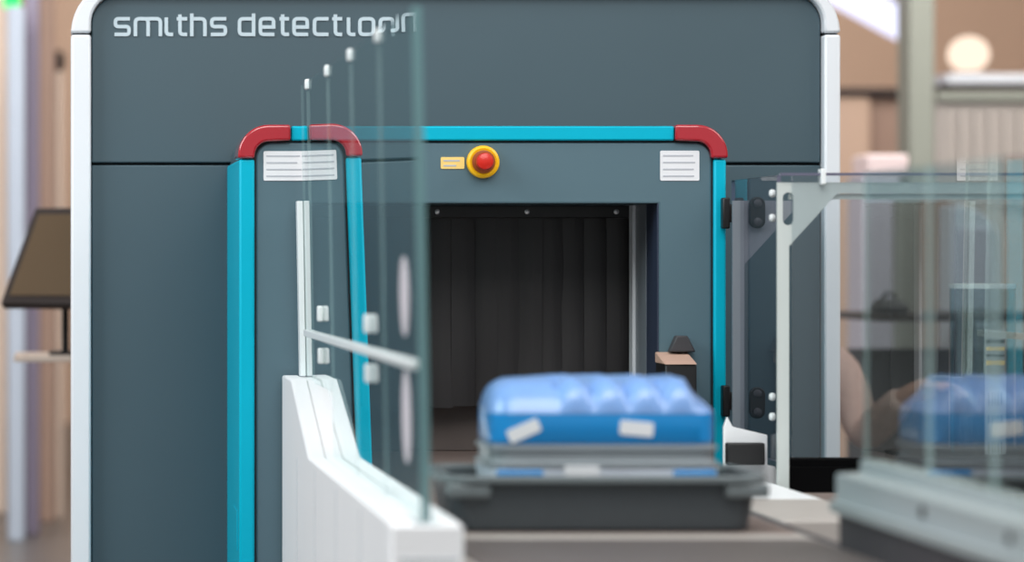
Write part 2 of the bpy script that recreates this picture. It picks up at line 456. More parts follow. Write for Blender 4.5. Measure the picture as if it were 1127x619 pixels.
# emergency stop, labels
c = at(531, 178.5, A)
es = obj('emergency_stop', lathe([(.0355, 0), (.0365, -.008), (.035, -.016), (.030, -.019), (.026, -.017)], (c[0], A, c[2]), n=40), M['yellow'], scan)
obj('collar', lathe([(.0255, -.016), (.0255, -.021), (.020, -.022)], (c[0], A, c[2]), n=36), M['estop_ring'], es)
obj('push_button', lathe([(.012, -.020), (.012, -.030), (.019, -.034), (.0195, -.042), (.017, -.047), (.010, -.050), (.003, -.0508)], (c[0], A, c[2]), n=36), M['estop_red'], es)
def label_plate(px0, px1, py0, py1, Y, m, name, lines=0, parent=scan):
    x0, x1, z0, z1 = X_(px0, Y), X_(px1, Y), Z_(py1, Y), Z_(py0, Y)
    o = obj(name, prism(rrect(x0, x1, z0, z1, .003, 3), 'y', Y-.002, Y+.001), m, parent)
    if lines:
        bm = bmesh.new()
        for i in range(lines):
            z = z1-(z1-z0)*(i+.7)/(lines+.4)
            box(x0+.006, x1-.006-random.uniform(0, .012), Y-.0026, Y-.0019, z-.0022, z+.0012, bm)
        obj('print', bm, M['label_line'], o, smooth=False)
    return o
label_plate(290, 335, 166.5, 199, A, M['label'], 'notice_label', 4)
label_plate(726.5, 769.5, 166, 199, A, M['label'], 'notice_label', 4)
label_plate(485, 511, 173, 186, A, M['yellow_label'], 'stop_label', 2)
# sensor with a sloped tan lid beside the tunnel mouth
sb = obj('sensor_box', box(X_(731, 6.9), X_(766, 6.9), 6.89, A, .86, 1.019), M['black'], scan, bevel=.004)
obj('lid', prism([(6.885, 1.019), (A, 1.019), (A, 1.043)], 'x', X_(731, 6.9)-.001, X_(766, 6.9)+.001), M['tan'], sb, bevel=.002)
obj('sensor_reflection', prism([(X_(734, A), 1.0435), (X_(763, A), 1.0435), (X_(754, A), 1.079), (X_(742, A), 1.079)], 'y', A-.03, A), M['dark'], sb, bevel=.003)  # dark wedge modelled in place of the box's reflection in the face
# small plate low on the cyan side
obj('side_plate', box(LX0-.002, LX0+.001, 7.05, 7.2, .60, .69), M['cyan'], scan, bevel=.001)

# ================================================================== belt conveyor
BX0, BX1 = .625, 1.215
conv = root('belt_conveyor', (.92, 5.2, 0), 'flat dark belt conveyor running into the scanner tunnel under the tray', 'conveyor')
def belt(y0, y1, m):
    r = .018
    p = [(y0+r+r*math.cos(math.radians(a)), BZ-r+r*math.sin(math.radians(a))) for a in range(90, 271, 18)]
    p += [(y1-r+r*math.cos(math.radians(a)), BZ-r+r*math.sin(math.radians(a))) for a in range(-90, 91, 18)]
    return obj('belt', prism(p, 'x', BX0, BX1), m, conv)
belt(3.3, 5.105, M['belt']); belt(5.205, 8.9, M['belt_in'])
obj('transition_plate', box(BX0, BX1, 5.108, 5.202, BZ-.03, BZ-.002), M['plate'], conv, bevel=.003)
for a, b in ((BX0-.012, BX0-.002), (BX1+.002, BX1+.012)):
    obj('side_frame', box(a, b, 3.3, 6.98, .64, BZ-.003), M['plate'], conv, bevel=.002)
obj('bed', box(BX0+.004, BX1-.004, 3.34, 8.88, .68, BZ-.037), M['rail_base'], conv)
for x in (BX0+.03, BX1-.07):
    for y in (3.5, 5.4, 6.7):
        obj('leg', box(x, x+.04, y, y+.04, 0, .69), M['alu'], conv, bevel=.003)
obj('gap_strip', box(BX1+.0125, BX1+.067, 5.02, 6.58, .70, .784), M['rail_base'], conv, bevel=.002)  # solid dark strip standing for the dark gap beside the belt frame
obj('support_shelf', box(TX0+.06, TX1-.10, 7.5, 8.88, 0.02, .68), M['black'], conv)

# ================================================================== glass barrier on its white base
SL = .018
def gx(z): return .542-SL*(z-1.374)
bar = root('glass_barrier', (.554, 5.9, 0), 'tall clear glass barrier on a stepped white base along the conveyor', 'barrier')
prof = [(4.735, 0), (6.985, 0), (6.985, .992), (6.73, .992), (6.27, .856), (4.735, .856)]
obj('base_side', prism(prof, 'x', .500, .536), M['white_panel'], bar, bevel=.004)
prof2 = [(4.76, 0), (6.985, 0), (6.985, .992), (6.73, .992), (6.27, .854), (4.76, .854)]
obj('base_side', prism(prof2, 'x', .574, .608), M['white_panel'], bar, bevel=.004)
prof3 = [(4.7346, 0), (6.985, 0), (6.985, .989), (6.73, .989), (6.27, .853), (4.86, .853), (4.86, .80), (4.7346, .80)]
obj('glass_channel', prism(prof3, 'x', .536, .574), M['white_panel'], bar)
obj('end_cap', box(.5005, .6075, 4.722, 4.7345, 0, .852), M['white_panel'], bar, bevel=.003)
obj('end_cap_groove', box(.512, .60, 4.7205, 4.7225, .800, .803), M['groove'], bar)
for y in (5.2, 5.65, 6.1, 6.55):
    obj('side_groove', box(.4992, .5005, y, y+.004, .05, .84), M['groove'], bar)
obj('pit_shade', box(.550, .5738, 4.736, 4.757, .79, .848), M['seam'], bar, bevel=.002)  # dark block standing for the shade inside the end pit
TOPZ = 1.627
ys = [6.945, 6.78, 6.29, 5.80, 5.30, 4.77]
T = .006
def pane(y0, y1, z0, z1, fx, m0, m1, parent, name='glass_panel', t=T):
    bm = bmesh.new()
    v = {}
    for i, yy in enumerate((y0, y1)):
        for j, zz in enumerate((z0, z1)):
            for k in (0, 1): v[i, j, k] = bm.verts.new((fx(zz)+k*t, yy, zz))
    def f(q, mi): bm.faces.new([v[a] for a in q]).material_index = mi
    f(((0, 0, 0), (0, 1, 0), (1, 1, 0), (1, 0, 0)), 0); f(((0, 0, 1), (1, 0, 1), (1, 1, 1), (0, 1, 1)), 0)
    f(((0, 0, 0), (0, 0, 1), (0, 1, 1), (0, 1, 0)), 1); f(((1, 0, 0), (1, 1, 0), (1, 1, 1), (1, 0, 1)), 1)
    f(((0, 0, 0), (1, 0, 0), (1, 0, 1), (0, 0, 1)), 1); f(((0, 1, 0), (0, 1, 1), (1, 1, 1), (1, 1, 0)), 1)
    return obj(name, bm, [m0, m1], parent, smooth=False)
for a, b in zip(ys, ys[1:]):
    zb = .985 if a > 6.8 else .85
    if a > 6.5 and b < 6.7: zb = .985
    pane(b+.002, a-.002, zb if a > 6.3 else .85, TOPZ, gx, M['glass'], M['glass_edge'], bar)
bm = prism([(gx(.85)-.002, .856), (gx(.85)+.012, .856), (gx(TOPZ)+.012, TOPZ), (gx(TOPZ)-.002, TOPZ)], 'y', 4.758, 4.769)
obj('glass_end_edge', bm, M['glass_end'], bar, smooth=False)
# white channel post at the scanner end, leaning with the glass
bm = bmesh.new()
q = [(gx(.992), .992), (gx(1.374), 1.374)]
prism([(q[0][0]-.013, q[0][1]), (q[0][0]-.001, q[0][1]), (q[1][0]-.001, q[1][1]), (q[1][0]-.013, q[1][1])], 'y', 6.93, 6.975, bm)
obj('end_post', bm, M['clip'], bar, bevel=.001)
for y in ys[1:-1]:
    x = gx(TOPZ)
    obj('top_clip', box(x-.004, x+T+.004, y-.012, y+.012, TOPZ-.018, TOPZ+.004), M['clip'], bar, bevel=.003)
for y in (6.48, 5.5):
    for z in (1.136, 1.05):
        obj('glass_clip', box(gx(z)-.011, gx(z)+.0005, y-.014, y+.014, z-.016, z+.016), M['clip'], bar, bevel=.003)
zr = 1.088
obj('glass_rail', box(gx(zr)-.010, gx(zr)-.0003, 4.79, 6.86, zr-.007, zr+.007), M['clip'], bar, bevel=.002)
for z0, z1 in ((1.128, 1.252), (.930, 1.075)):  # two see-through white ovals laid on the nearest glass panel
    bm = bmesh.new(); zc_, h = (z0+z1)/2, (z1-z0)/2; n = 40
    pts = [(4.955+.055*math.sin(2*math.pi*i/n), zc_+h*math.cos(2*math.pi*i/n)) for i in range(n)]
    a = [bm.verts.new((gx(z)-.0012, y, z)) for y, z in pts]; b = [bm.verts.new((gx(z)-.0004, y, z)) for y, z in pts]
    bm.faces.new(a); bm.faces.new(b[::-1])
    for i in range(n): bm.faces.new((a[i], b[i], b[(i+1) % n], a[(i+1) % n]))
    obj('pale_oval', bm, M['oval_pale'], bar, smooth=False, label='see-through white oval')

# ================================================================== side guard on the right of the belt
grd = root('side_guard', (1.26, 4.2, .64), 'aluminium conveyor side rail carrying clear glass panes, right of the tray', 'side guard')
GY0, GY1 = 3.3, 4.985
obj('rail_base', box(1.229, 1.30, GY0, GY1, .64, .85), M['rail_base'], grd, bevel=.003)
pr = [(1.222, .85), (1.302, .85), (1.302, .934), (1.262, .934), (1.262, .914), (1.224, .912), (1.224, .872), (1.222, .868)]
obj('rail', prism(pr, 'y', GY0, GY1), M['alu'], grd, bevel=.003)
obj('rail_lip', box(1.214, 1.2235, GY0, GY1-.002, .852, .870), M['alu'], grd, bevel=.002)
for y in (4.48, 4.07, 3.66):
    obj('bolt', lathe([(.009, .0), (.009, -.003), (.006, -.005)], (1.224, y, .892), axis='x', n=16), M['dark'], grd)
for a, b in ((4.98, 4.625), (4.615, 4.305), (4.295, 3.90), (3.89, 3.45)):
    pane(b, a, .935, 1.384, lambda z: 1.268, M['guard_glass'], M['glass_edge'], grd, t=.007)

# ================================================================== security tray and the blue tub
tr = root('security_tray', (.905, 5.35, BZ), 'dark grey plastic security tray on the belt holding a blue tub', 'tray')
TXa, TXb, TYa, TYb, TZ = .632, 1.172, 5.19, 5.52, .893
def loop(x0, x1, y0, y1, r, z, n=6):
    return [(x, y, z) for x, y in rrect(x0, x1, y0, y1, r, n)]
def loft(loops, bm=None, cap0=True, cap1=True):
    bm = bm or bmesh.new(); rings = [[bm.verts.new(p) for p in l] for l in loops]; n = len(loops[0])
    for a, b in zip(rings, rings[1:]):
        for i in range(n): bm.faces.new((a[i], a[(i+1) % n], b[(i+1) % n], b[i]))
    if cap0: bm.faces.new(rings[0])
    if cap1: bm.faces.new(rings[-1][::-1])
    return bm
def inset(d, z, r, dx=0): return loop(TXa+d+dx, TXb-d-dx, TYa+d, TYb-d, max(r, .004), z)
obj('tray_body', loft([inset(.034, BZ, .03), inset(.028, BZ+.004, .034), inset(.016, TZ-.014, .04), inset(.016, TZ-.004, .04), inset(.022, TZ-.004, .036), inset(.022, TZ-.014, .036), inset(.036, BZ+.009, .028)]), M['tray'], tr)
obj('tray_rim', loft([inset(.0225, TZ-.012, .04), inset(.003, TZ-.012, .05), inset(0, TZ-.010, .052), inset(0, TZ-.003, .052), inset(.003, TZ, .05), inset(.020, TZ, .04), inset(.0225, TZ-.003, .038), inset(.0225, TZ-.012, .04)], cap0=False, cap1=False), M['tray_rim'], tr, label='lighter grey rim')
for x in (TXa+.01, TXb-.075):
    obj('corner_grip', box(x, x+.072, TYa+.004, TYa+.03, TZ-.036, TZ-.012), M['tray_rim'], tr, bevel=.006)

tub = root('blue_tub', (.915, 5.355, BZ+.009), 'glossy blue plastic tub with white stickers sitting inside the dark grey tray', 'tub')
UX0, UX1, UY0, UY1 = .722, 1.097, 5.255, 5.455
def tl(d, z, r, dx=0., dy=None): 
    dy = d if dy is None else dy
    return loop(UX0+d, UX1-d, UY0+dy, UY1-dy, r, z, 8)
obj('lower_body', loft([tl(.02, BZ+.010, .03), tl(.010, BZ+.014, .034), tl(-.004, .895, .036), tl(-.004, .901, .034)]), M['tub_pale'], tub)
for xa, xb in ((UX0+.008, UX0+.085), (UX1-.075, UX1-.004)):
    obj('blue_band', box(xa, xb, UY0-.008, UY0-.001, .872, .899), M['tub'], tub, bevel=.003, label='blue band')
obj('grey_rim', loft([tl(.004, .902, .034), tl(-.006, .904, .038), tl(-.006, .911, .038), tl(.001, .914, .034), tl(.001, .930, .034), tl(-.004, .932, .036), tl(-.004, .938, .036), tl(.004, .941, .034)]), M['tub_grey'], tub)
# upper body, ribbed dome on top of it, painted paler as if lit
obj('upper_body', loft([tl(.003, .942, .04), tl(0, .946, .042), tl(0, .982, .042), tl(.001, .992, .042)]), M['tub'], tub)
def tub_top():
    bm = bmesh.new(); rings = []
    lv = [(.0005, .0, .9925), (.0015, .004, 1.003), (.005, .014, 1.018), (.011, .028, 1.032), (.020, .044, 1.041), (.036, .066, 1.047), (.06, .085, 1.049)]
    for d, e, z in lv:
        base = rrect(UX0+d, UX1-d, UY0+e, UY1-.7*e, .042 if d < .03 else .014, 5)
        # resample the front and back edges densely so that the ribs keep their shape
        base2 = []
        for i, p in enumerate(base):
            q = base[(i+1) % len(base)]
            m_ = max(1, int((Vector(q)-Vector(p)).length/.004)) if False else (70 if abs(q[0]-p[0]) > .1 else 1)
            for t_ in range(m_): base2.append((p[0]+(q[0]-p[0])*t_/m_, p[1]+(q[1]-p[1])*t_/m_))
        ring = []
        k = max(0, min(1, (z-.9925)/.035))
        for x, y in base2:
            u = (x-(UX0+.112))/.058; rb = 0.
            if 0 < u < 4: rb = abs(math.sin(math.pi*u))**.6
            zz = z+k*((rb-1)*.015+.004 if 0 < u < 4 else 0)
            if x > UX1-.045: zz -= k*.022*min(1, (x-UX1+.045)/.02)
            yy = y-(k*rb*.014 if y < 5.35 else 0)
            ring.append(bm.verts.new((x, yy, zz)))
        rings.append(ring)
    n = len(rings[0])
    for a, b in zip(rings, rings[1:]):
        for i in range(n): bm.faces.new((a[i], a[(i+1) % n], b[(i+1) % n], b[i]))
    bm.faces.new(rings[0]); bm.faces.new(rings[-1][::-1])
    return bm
obj('ribbed_dome', tub_top(), M['dome'], tub, label='ribbed top, blue painted paler for light')
def sticker(px0, px1, py0, py1, ang, Y=UY0-.0005):
    cx, cz = X_((px0+px1)/2, Y), Z_((py0+py1)/2, Y); hw, hh = (px1-px0)/2*Y/FP, (py1-py0)/2*Y/FP
    a = math.radians(ang); ca, sa = math.cos(a), math.sin(a)
    p = [(cx+x*ca-z*sa, cz+x*sa+z*ca) for x, z in rrect(-hw, hw, -hh, hh, .004, 3)]
    obj('sticker', prism(p, 'y', Y-.002, Y+.001), M['label'], tub, label='white paper sticker')
sticker(558, 595, 467, 482, 24); sticker(682, 719, 464, 480, -5); sticker(621, 660, 513, 525, 0, UY0-.009)

# ================================================================== hinged clear door on the scanner's right edge
dr = root('guard_door', (1.50, 6.75, .838), 'clear acrylic guard door hinged to the cyan right edge of the scanner', 'guard door')
pane(6.545, 6.985, .83, 1.42, lambda z: 1.487, M['door_film'], M['acrylic_edge'], dr, 'door_panel', t=.008)
for zc_ in (Z_(235, A), Z_(441, A)):
    hx = X_(792, A)
    h = obj('hinge', box(hx, hx+.016, A-.035, A-.0085, zc_-.034, zc_+.034, box(hx+.014, 1.4865, A-.030, A-.016, zc_-.02, zc_+.02)), M['black'], dr, bevel=.003)
    bm = prism(rrect(1.4955+.008, 1.4955+.042, zc_-.034, zc_+.034, .016), 'y', 6.878, 6.888)
    obj('hinge_plate', bm, M['black'], h, bevel=.002)
    for dz in (-.02, .02):
        obj('bolt', lathe([(.009, 0), (.009, -.004), (.005, -.006)], (1.4955+.025, 6.878, zc_+dz), n=18), M['dark'], h)
for zz in (Z_(213, 6.56), Z_(240, 6.56), Z_(437, 6.56), Z_(459, 6.56)):
    obj('door_stud', lathe([(.0075, -.002), (.0085, -.008), (.006, -.012), (.002, -.013)], (1.487, 6.56, zz), axis='x', n=18), M['clip'], dr)

# ================================================================== steel guard frame with its front pane
def gusset(Y, x0, top, s, wide, zb, slot=True, arm=.5):
    """upright and top bar in one sheet with a diagonal corner; sizes in picture pixels at depth Y"""
    k = Y/FP
    zt = Z_(top, Y); x = X_(x0, Y)
    out = [(x, zb), (x, zt), (x+arm, zt), (x+arm, zt-12*k), (x+66*k, zt-12*k), (x+13*k, zt-70*k), (x+13*k, zb)]
    hol = [rrect(x+6*k, x+18*k, zt-47*k, zt-11*k, 6*k-.0002, 8)] if slot else ()
    return prism(out, 'y', Y-.004, Y+.004, holes=hol)
gf = root('guard_frame', (2.0, 6.5, .838), 'bright steel guard frame with slotted corner and clear front pane right of the scanner', 'guard frame')
YG = 6.52
obj('front_sheet', gusset(YG, 855, 201, 1, .2, Z_(560, YG), arm=1.15), M['steel'], gf)
obj('front_pane', box(X_(870, YG), X_(870, YG)+1.12, YG-.016, YG-.006, .841, 1.418), M['acrylic'], gf, smooth=False)
obj('pane_top_strip', box(X_(857, YG), X_(870, YG)+1.12, YG-.018, YG-.004, 1.4185, 1.424), M['acrylic_edge'], gf)
obj('lower_rail', box(X_(870, YG), X_(870, YG)+1.12, YG+.0045, YG+.02, Z_(213, YG)-.012, Z_(213, YG)-.001), M['steel'], gf)
t = X_(903, YG)
obj('pane_clip', box(t-.004, t+.006, YG-.024, YG+.006, 1.40, 1.432), M['clip'], gf, bevel=.002)
obj('corner_sheet', gusset(6.90, 806, 221, 1, .2, .70, slot=False, arm=.155), M['jamb_grey'], dr, label='grey steel corner sheet')

# white bracket with a black socket below the door
wb_ = root('white_bracket', (1.45, 6.6, .6), 'white steel bracket with black socket under the guard door hinge', 'bracket')
YB = 6.62
pp = [at(x, y, YB) for x, y in ((796, 600), (796, 470), (800, 459), (806, 470), (844, 479), (844, 512), (853, 514), (860, 556), (860, 600))]
obj('bracket_sheet', prism([(p[0], p[2]) for p in pp], 'y', YB-.006, YB+.006), M['white_panel'], wb_, bevel=.002)
obj('socket', box(X_(797, YB), X_(838, YB), YB-.035, YB-.0065, Z_(511, YB), Z_(487, YB)), M['black'], wb_, bevel=.003)
obj('side_apron', box(1.285, 1.478, 6.12, YB-.04, .60, .786), M['white_panel'], wb_, bevel=.004)
obj('apron_plate', box(1.285, 1.478, 5.62, 6.117, .60, .786), M['plate'], wb_, bevel=.004, label='pale taupe apron plate')

# black cabinet carrying the guard frame, low side table in front of it
cb = root('black_cabinet', (2.1, 6.7, 0), 'low black cabinet carrying the steel guard frame', 'cabinet')
obj('body', prism([(1.50, 6.54), (2.70, 6.54), (2.70, 6.90), (1.80, 6.90), (1.80, 6.60), (1.50, 6.60)], 'z', 0, .836), M['recess'], cb, bevel=.003)
obj('face_panel', box(1.51, 2.69, 6.53, 6.5405, .10, .82), M['recess'], cb, bevel=.002)
stb = root('side_table', (2.0, 5.9, 0), 'pale steel side table with taupe strip beyond the end of the glass rail', 'side table')
obj('table_top', box(1.482, 2.7, 5.45, 6.17, .745, .77), M['plate'], stb, bevel=.003)
obj('roller_strip', box(1.482, 2.7, 6.172, 6.44, .745, .774), M['belt_in'], stb, bevel=.003)
for x in (1.56, 2.62):
    for y in (5.5, 6.36):
        obj('leg', box(x, x+.04, y, y+.04, 0, .745), M['alu'], stb, bevel=.002)
# clear canister behind the front pane
cn = root('clear_canister', (X_(1075, 6.7), 6.7, .836), 'tall clear cylinder with printed label strip standing behind the guard pane', 'canister')
cx = X_(1075, 6.7); r = 35*6.7/FP
M['tube'] = clear('canister_plastic', (.78, .86, .88))
obj('cylinder', lathe([(r, .837), (r, 1.188)], (cx, 6.66, 0), axis='z', n=48), M['tube'], cn)
obj('cap_ring', lathe([(r+.001, 1.186), (r+.001, 1.194), (r-.006, 1.196)], (cx, 6.66, 0), axis='z', n=48), M['clip'], cn)
bm = bmesh.new(); n = 8
def strip(bm, a0, a1, z0, z1, rr):
    v0 = []; v1 = []
    for i in range(n+1):
        a = math.radians(a0+(a1-a0)*i/n)
        v0.append(bm.verts.new((cx+rr*math.sin(a), 6.66-rr*math.cos(a), z0))); v1.append(bm.verts.new((cx+rr*math.sin(a), 6.66-rr*math.cos(a), z1)))
    for i in range(n): bm.faces.new((v0[i], v0[i+1], v1[i+1], v1[i]))
Zc = lambda py: Z_(py, 6.6)
strip(bm, -12, 28, Zc(500), Zc(362), r+.001)
M['film'] = see_through('label_film', (200, 206, 210), .5)
lb = obj('label_strip', bm, M['film'], cn)
for y0, y1, m in ((374, 378, 'black'), (382, 386, 'yellow_label'), (390, 393, 'black'), (397, 402, 'yellow_label')):
    bm = bmesh.new(); strip(bm, -10, 24, Zc(y1), Zc(y0), r+.0016); obj('printed_bar', bm, M[m], lb)
for y0, y1 in ((432, 446), (457, 466), (486, 499)):
    bm = bmesh.new()
    for i in range(5): strip(bm, -7+i*6, -5+i*6, Zc(y1), Zc(y0), r+.0016)
    obj('printed_code', bm, M['dark'], lb)

# ================================================================== seated person behind the scanner
pr_ = root('person', (2.13, 9.37, 0), 'seated person in a dusty pink sweater, sleeve and hand reaching out beside the scanner', 'person')
def skin(name, chains, m, parent, sub=2):
    me = bpy.data.meshes.new(name); vs, es_, rs, roots = [], [], [], []
    idx = {}
    for ch in chains:
        prev = None
        for p, rad in ch:
            key = tuple(round(q, 4) for q in p)
            if key not in idx:
                idx[key] = len(vs); vs.append(p); rs.append(rad)
                if prev is None: roots.append(idx[key])
            i = idx[key]
            if prev is not None: es_.append((prev, i))
            prev = i
    me.from_pydata(vs, es_, []); me.materials.append(m)
    o = bpy.data.objects.new(name, me); C.objects.link(o)
    sk = o.modifiers.new('skin', 'SKIN'); sk.use_smooth_shade = True
    for i, rad in enumerate(rs):
        d = me.skin_vertices[0].data[i]
        d.radius = rad if isinstance(rad, tuple) else (rad, rad)
        d.use_root = i in roots
    s = o.modifiers.new('sub', 'SUBSURF'); s.levels = sub; s.render_levels = sub
    dg = bpy.context.evaluated_depsgraph_get(); dg.update()
    nm = bpy.data.meshes.new_from_object(o.evaluated_get(dg)); nm.name = name
    o.modifiers.clear(); o.data = nm
    if parent is not None:
        o.parent = parent
        acc = Vector(parent.location)
        o.matrix_parent_inverse = Matrix.Translation(-acc)
    return o
px, py = 2.115, 9.37
pel = ((px, py, .56), .13)
spine = [pel, ((px, py, .70), .125), ((px, py, .84), .14), ((px, py-.01, .96), .115), ((px, py-.02, 1.03), .055), ((px, py-.035, 1.09), .05), ((px, py-.05, 1.16), .072), ((px, py-.05, 1.23), .085), ((px, py-.04, 1.29), .065)]
chest = ((px, py-.01, .96), .115)
shR, elR, wrR = (px+.195, py-.02, .935), (px+.245, py-.09, .72), (px+.32, py-.26, .855)
armR = [chest, ((px+.115, py-.015, .955), .06), (shR, .058), ((px+.228, py-.05, .83), .048), (elR, .042), ((px+.285, py-.18, .79), .039), (wrR, .027), ((px+.36, py-.29, .873), (.036, .018)), ((px+.395, py-.305, .884), (.036, .016))]
shL = (px-.18, py-.02, .935)
armL = [chest, ((px-.115, py-.015, .955), .06), (shL, .058), ((px-.19, py-.04, .83), .048), ((px-.19, py-.08, .73), .042), ((px-.15, py-.20, .69), .038), ((px-.10, py-.32, .665), .027), ((px-.075, py-.36, .66), (.034, .018)), ((px-.06, py-.39, .655), (.034, .016))]
legs = []
for s in (-1, 1):
    legs.append([pel, ((px+s*.09, py-.03, .55), .095), ((px+s*.10, py-.25, .545), .08), ((px+s*.11, py-.44, .53), .06), ((px+s*.11, py-.43, .35), .058), ((px+s*.11, py-.40, .10), .038), ((px+s*.11, py-.42, .045), .04), ((px+s*.11, py-.55, .03), .03)])
fing = []
def hand(base, dirv, up, side, s):
    base, d, u, sd = Vector(base), Vector(dirv).normalized(), Vector(up).normalized(), Vector(side).normalized()
    for k, ln in enumerate((.066, .074, .070, .056)):
        b0 = base+sd*(.026-.0175*k)
        p1 = b0+d*.012; p2 = p1+d*ln*.42-u*.006; p3 = p2+d*ln*.34-u*.016; p4 = p3+d*ln*.2-u*.02
        fing.append([(tuple(b0-d*.02), .010), (tuple(p1), .0095), (tuple(p2), .009), (tuple(p3), .0082), (tuple(p4), .007)])
    b0 = base-d*.045+sd*.026; p1 = b0+sd*.018+d*.014; p2 = p1+d*.032+sd*.008-u*.006; p3 = p2+d*.024-u*.01
    fing.append([(tuple(b0), .012), (tuple(p1), .0115), (tuple(p2), .010), (tuple(p3), .008)])
hand((px+.40, py-.307, .885), (.9, -.3, .12), (-.1, 0, 1), (-.3, -.9, .1), 1)
hand((px-.055, py-.40, .654), (.5, -.85, -.1), (0, -.1, 1), (.85, .5, 0), 1)
body = skin('body', [spine, armR, armL]+legs+fing, M['skin'], pr_)
gr = lambda ch, a: [(p, (tuple(q+a for q in r_) if isinstance(r_, tuple) else r_+a)) for p, r_ in ch]
skin('sweater', [gr(spine[:5], .016), gr(armR[:7], .015), gr(armL[:7], .015)], M['sweater'], pr_)
skin('trousers', [gr(l[:6], .014) for l in legs], M['trouser'], pr_)
for s in (-1, 1):
    skin('shoe', [[((px+s*.11, py-.39, .06), .048), ((px+s*.11, py-.48, .045), .044), ((px+s*.11, py-.58, .038), .037)]], M['black'], pr_)
hd = Vector((px, py-.05, 1.22))
def ball(c, sx, sy, sz, bm=None):
    bm = bm or bmesh.new()
    r_ = bmesh.ops.create_uvsphere(bm, u_segments=16, v_segments=10, radius=1)
    for v in r_['verts']: v.co = Vector((c[0]+v.co.x*sx, c[1]+v.co.y*sy, c[2]+v.co.z*sz))
    return bm
hb = ball(hd+Vector((0, .025, .045)), .093, .098, .09)
for v in list(hb.verts):
    if v.co.y < hd.y-.03 and v.co.z < hd.z+.07: v.co.y = hd.y-.03
obj('hair', hb, M['hair'], pr_)
for s in (-1, 1):
    obj('eye', ball(hd+Vector((s*.034, -.086, .005)), .012, .008, .008), M['dark'], pr_)
    obj('ear', ball(hd+Vector((s*.09, .0, -.01)), .010, .018, .028), M['skin'], pr_)
obj('nose', ball(hd+Vector((0, -.095, -.02)), .014, .02, .022), M['skin'], pr_)
obj('mouth', ball(hd+Vector((0, -.084, -.058)), .024, .008, .007), M['red'], pr_)
stl = root('stool', (px, py, 0), 'round dark stool under the seated person', 'stool')
obj('seat', lathe([(.16, .36), (.175, .375), (.175, .395), (.15, .407)], (px, py, 0), axis='z'), M['dark'], stl)
obj('column', lathe([(.028, .03), (.028, .36)], (px, py, 0), axis='z', n=20), M['alu'], stl)
obj('foot_plate', lathe([(.22, 0), (.22, .012), (.06, .03)], (px, py, 0), axis='z'), M['alu'], stl)

# ================================================================== left background: monitor on a counter, columns
mn = root('monitor', (.0, 9.6, .95), 'dark tilted monitor with brown glossy screen on the counter left of the scanner', 'monitor')
YM = 9.5; k = YM/FP
bl = Vector(at(0, 334, YM)); u = Vector((38*k, .22, 107*k)); v = Vector((1, -38*k*38/38*1.0, 0))
v = Vector((1, -(u.x)/u.y, 0)).normalized()
nrm = u.cross(v).normalized()
if nrm.y > 0: nrm = -nrm
uu = u.normalized(); Hh = u.length; Wd = .34
def slab(a0, a1, b0, b1, d0, d1):
    bm = bmesh.new(); vs = []
    for a in (a0, a1):
        for b in (b0, b1):
            for d in (d0, d1): vs.append(bm.verts.new(bl+v*a+uu*b+nrm*d))
    for f in ((0, 1, 3, 2), (4, 6, 7, 5), (0, 4, 5, 1), (2, 3, 7, 6), (0, 2, 6, 4), (1, 5, 7, 3)): bm.faces.new([vs[i] for i in f])
    return bm
obj('casing', slab(0, Wd, 0, Hh, -.03, 0), M['dark_brown'], mn, bevel=.006)
obj('screen', slab(.022, Wd-.022, .03, Hh-.03, -.004, .002), M['screen'], mn)
sx_ = X_(72, 9.62)
obj('stand', box(sx_-.011, sx_+.011, 9.66, 9.70, .966, 1.21), M['black'], mn, bevel=.003)
obj('stand_foot', box(sx_-.05, sx_+.06, 9.62, 9.76, .955, .966), M['black'], mn, bevel=.003)
ct_ = root('counter', (.1, 9.8, 0), 'tall cream counter with thin top behind the scanner, left side', 'counter')
obj('counter_top', box(X_(15, 9.55), .6, 9.55, 9.95, .937, .955), M['cream'], ct_, bevel=.003)
obj('leg', box(.10, .15, 9.72, 9.78, 0, .937), M['cream'], ct_)
obj('leg', box(.5, .55, 9.72, 9.78, 0, .937), M['cream'], ct_)

def pillar(name, px0, px1, Y, dep, z1, m, label, cat='column', z0=0, cap=None):
    r_ = root(name, (X_((px0+px1)/2, Y), Y+dep/2, z0), label, cat)
    obj('shaft', box(X_(px0, Y), X_(px1, Y), Y, Y+dep, z0, z1), m, r_, bevel=.01)
    if cap: cap(r_)
    return r_
pb = pillar('steel_column', 8, 27, 14, .25, 2.36, M['col_blue'], 'pale blue grey column left of the monitor')
c = at(30, -1, 14)
lamp = root('signal_lamp', (c[0], 14.1, 2.36), 'small green glowing signal lamp on top of the pale blue column', 'signal lamp')
obj('lens', lathe([(.036, 2.36), (.04, 2.38), (.034, 2.41), (.015, 2.425)], (c[0]-.07, 14.1, 0), axis='z', n=24), M['green'], lamp)
pillar('cream_partition', -60, 7, 15.5, .1, 3.4, M['cream'], 'bright cream partition at the picture edge, left of the pale blue column', 'partition')
pillar('partition_panel', 27, 43, 14.3, .1, 3.2, M['col_lilac'], 'narrow lilac grey partition beside the pale blue column', 'partition')
pillar('wall_panel', 43, 61, 15, .1, 3.4, M['brown'], 'narrow brown panel between lilac partition and scanner', 'panel')
pillar('door_post', 61.5, 69, 15.2, .1, Z_(78, 15.2), M['cream'], 'cream post with dark knob just left of the scanner frame', 'post',
       cap=lambda r_: obj('knob', lathe([(.02, 0), (.032, .04), (.025, .09), (.006, .10)], (X_(64.5, 15.2), 15.25, Z_(78, 15.2)), axis='z', n=20), M['dark_brown'], r_))

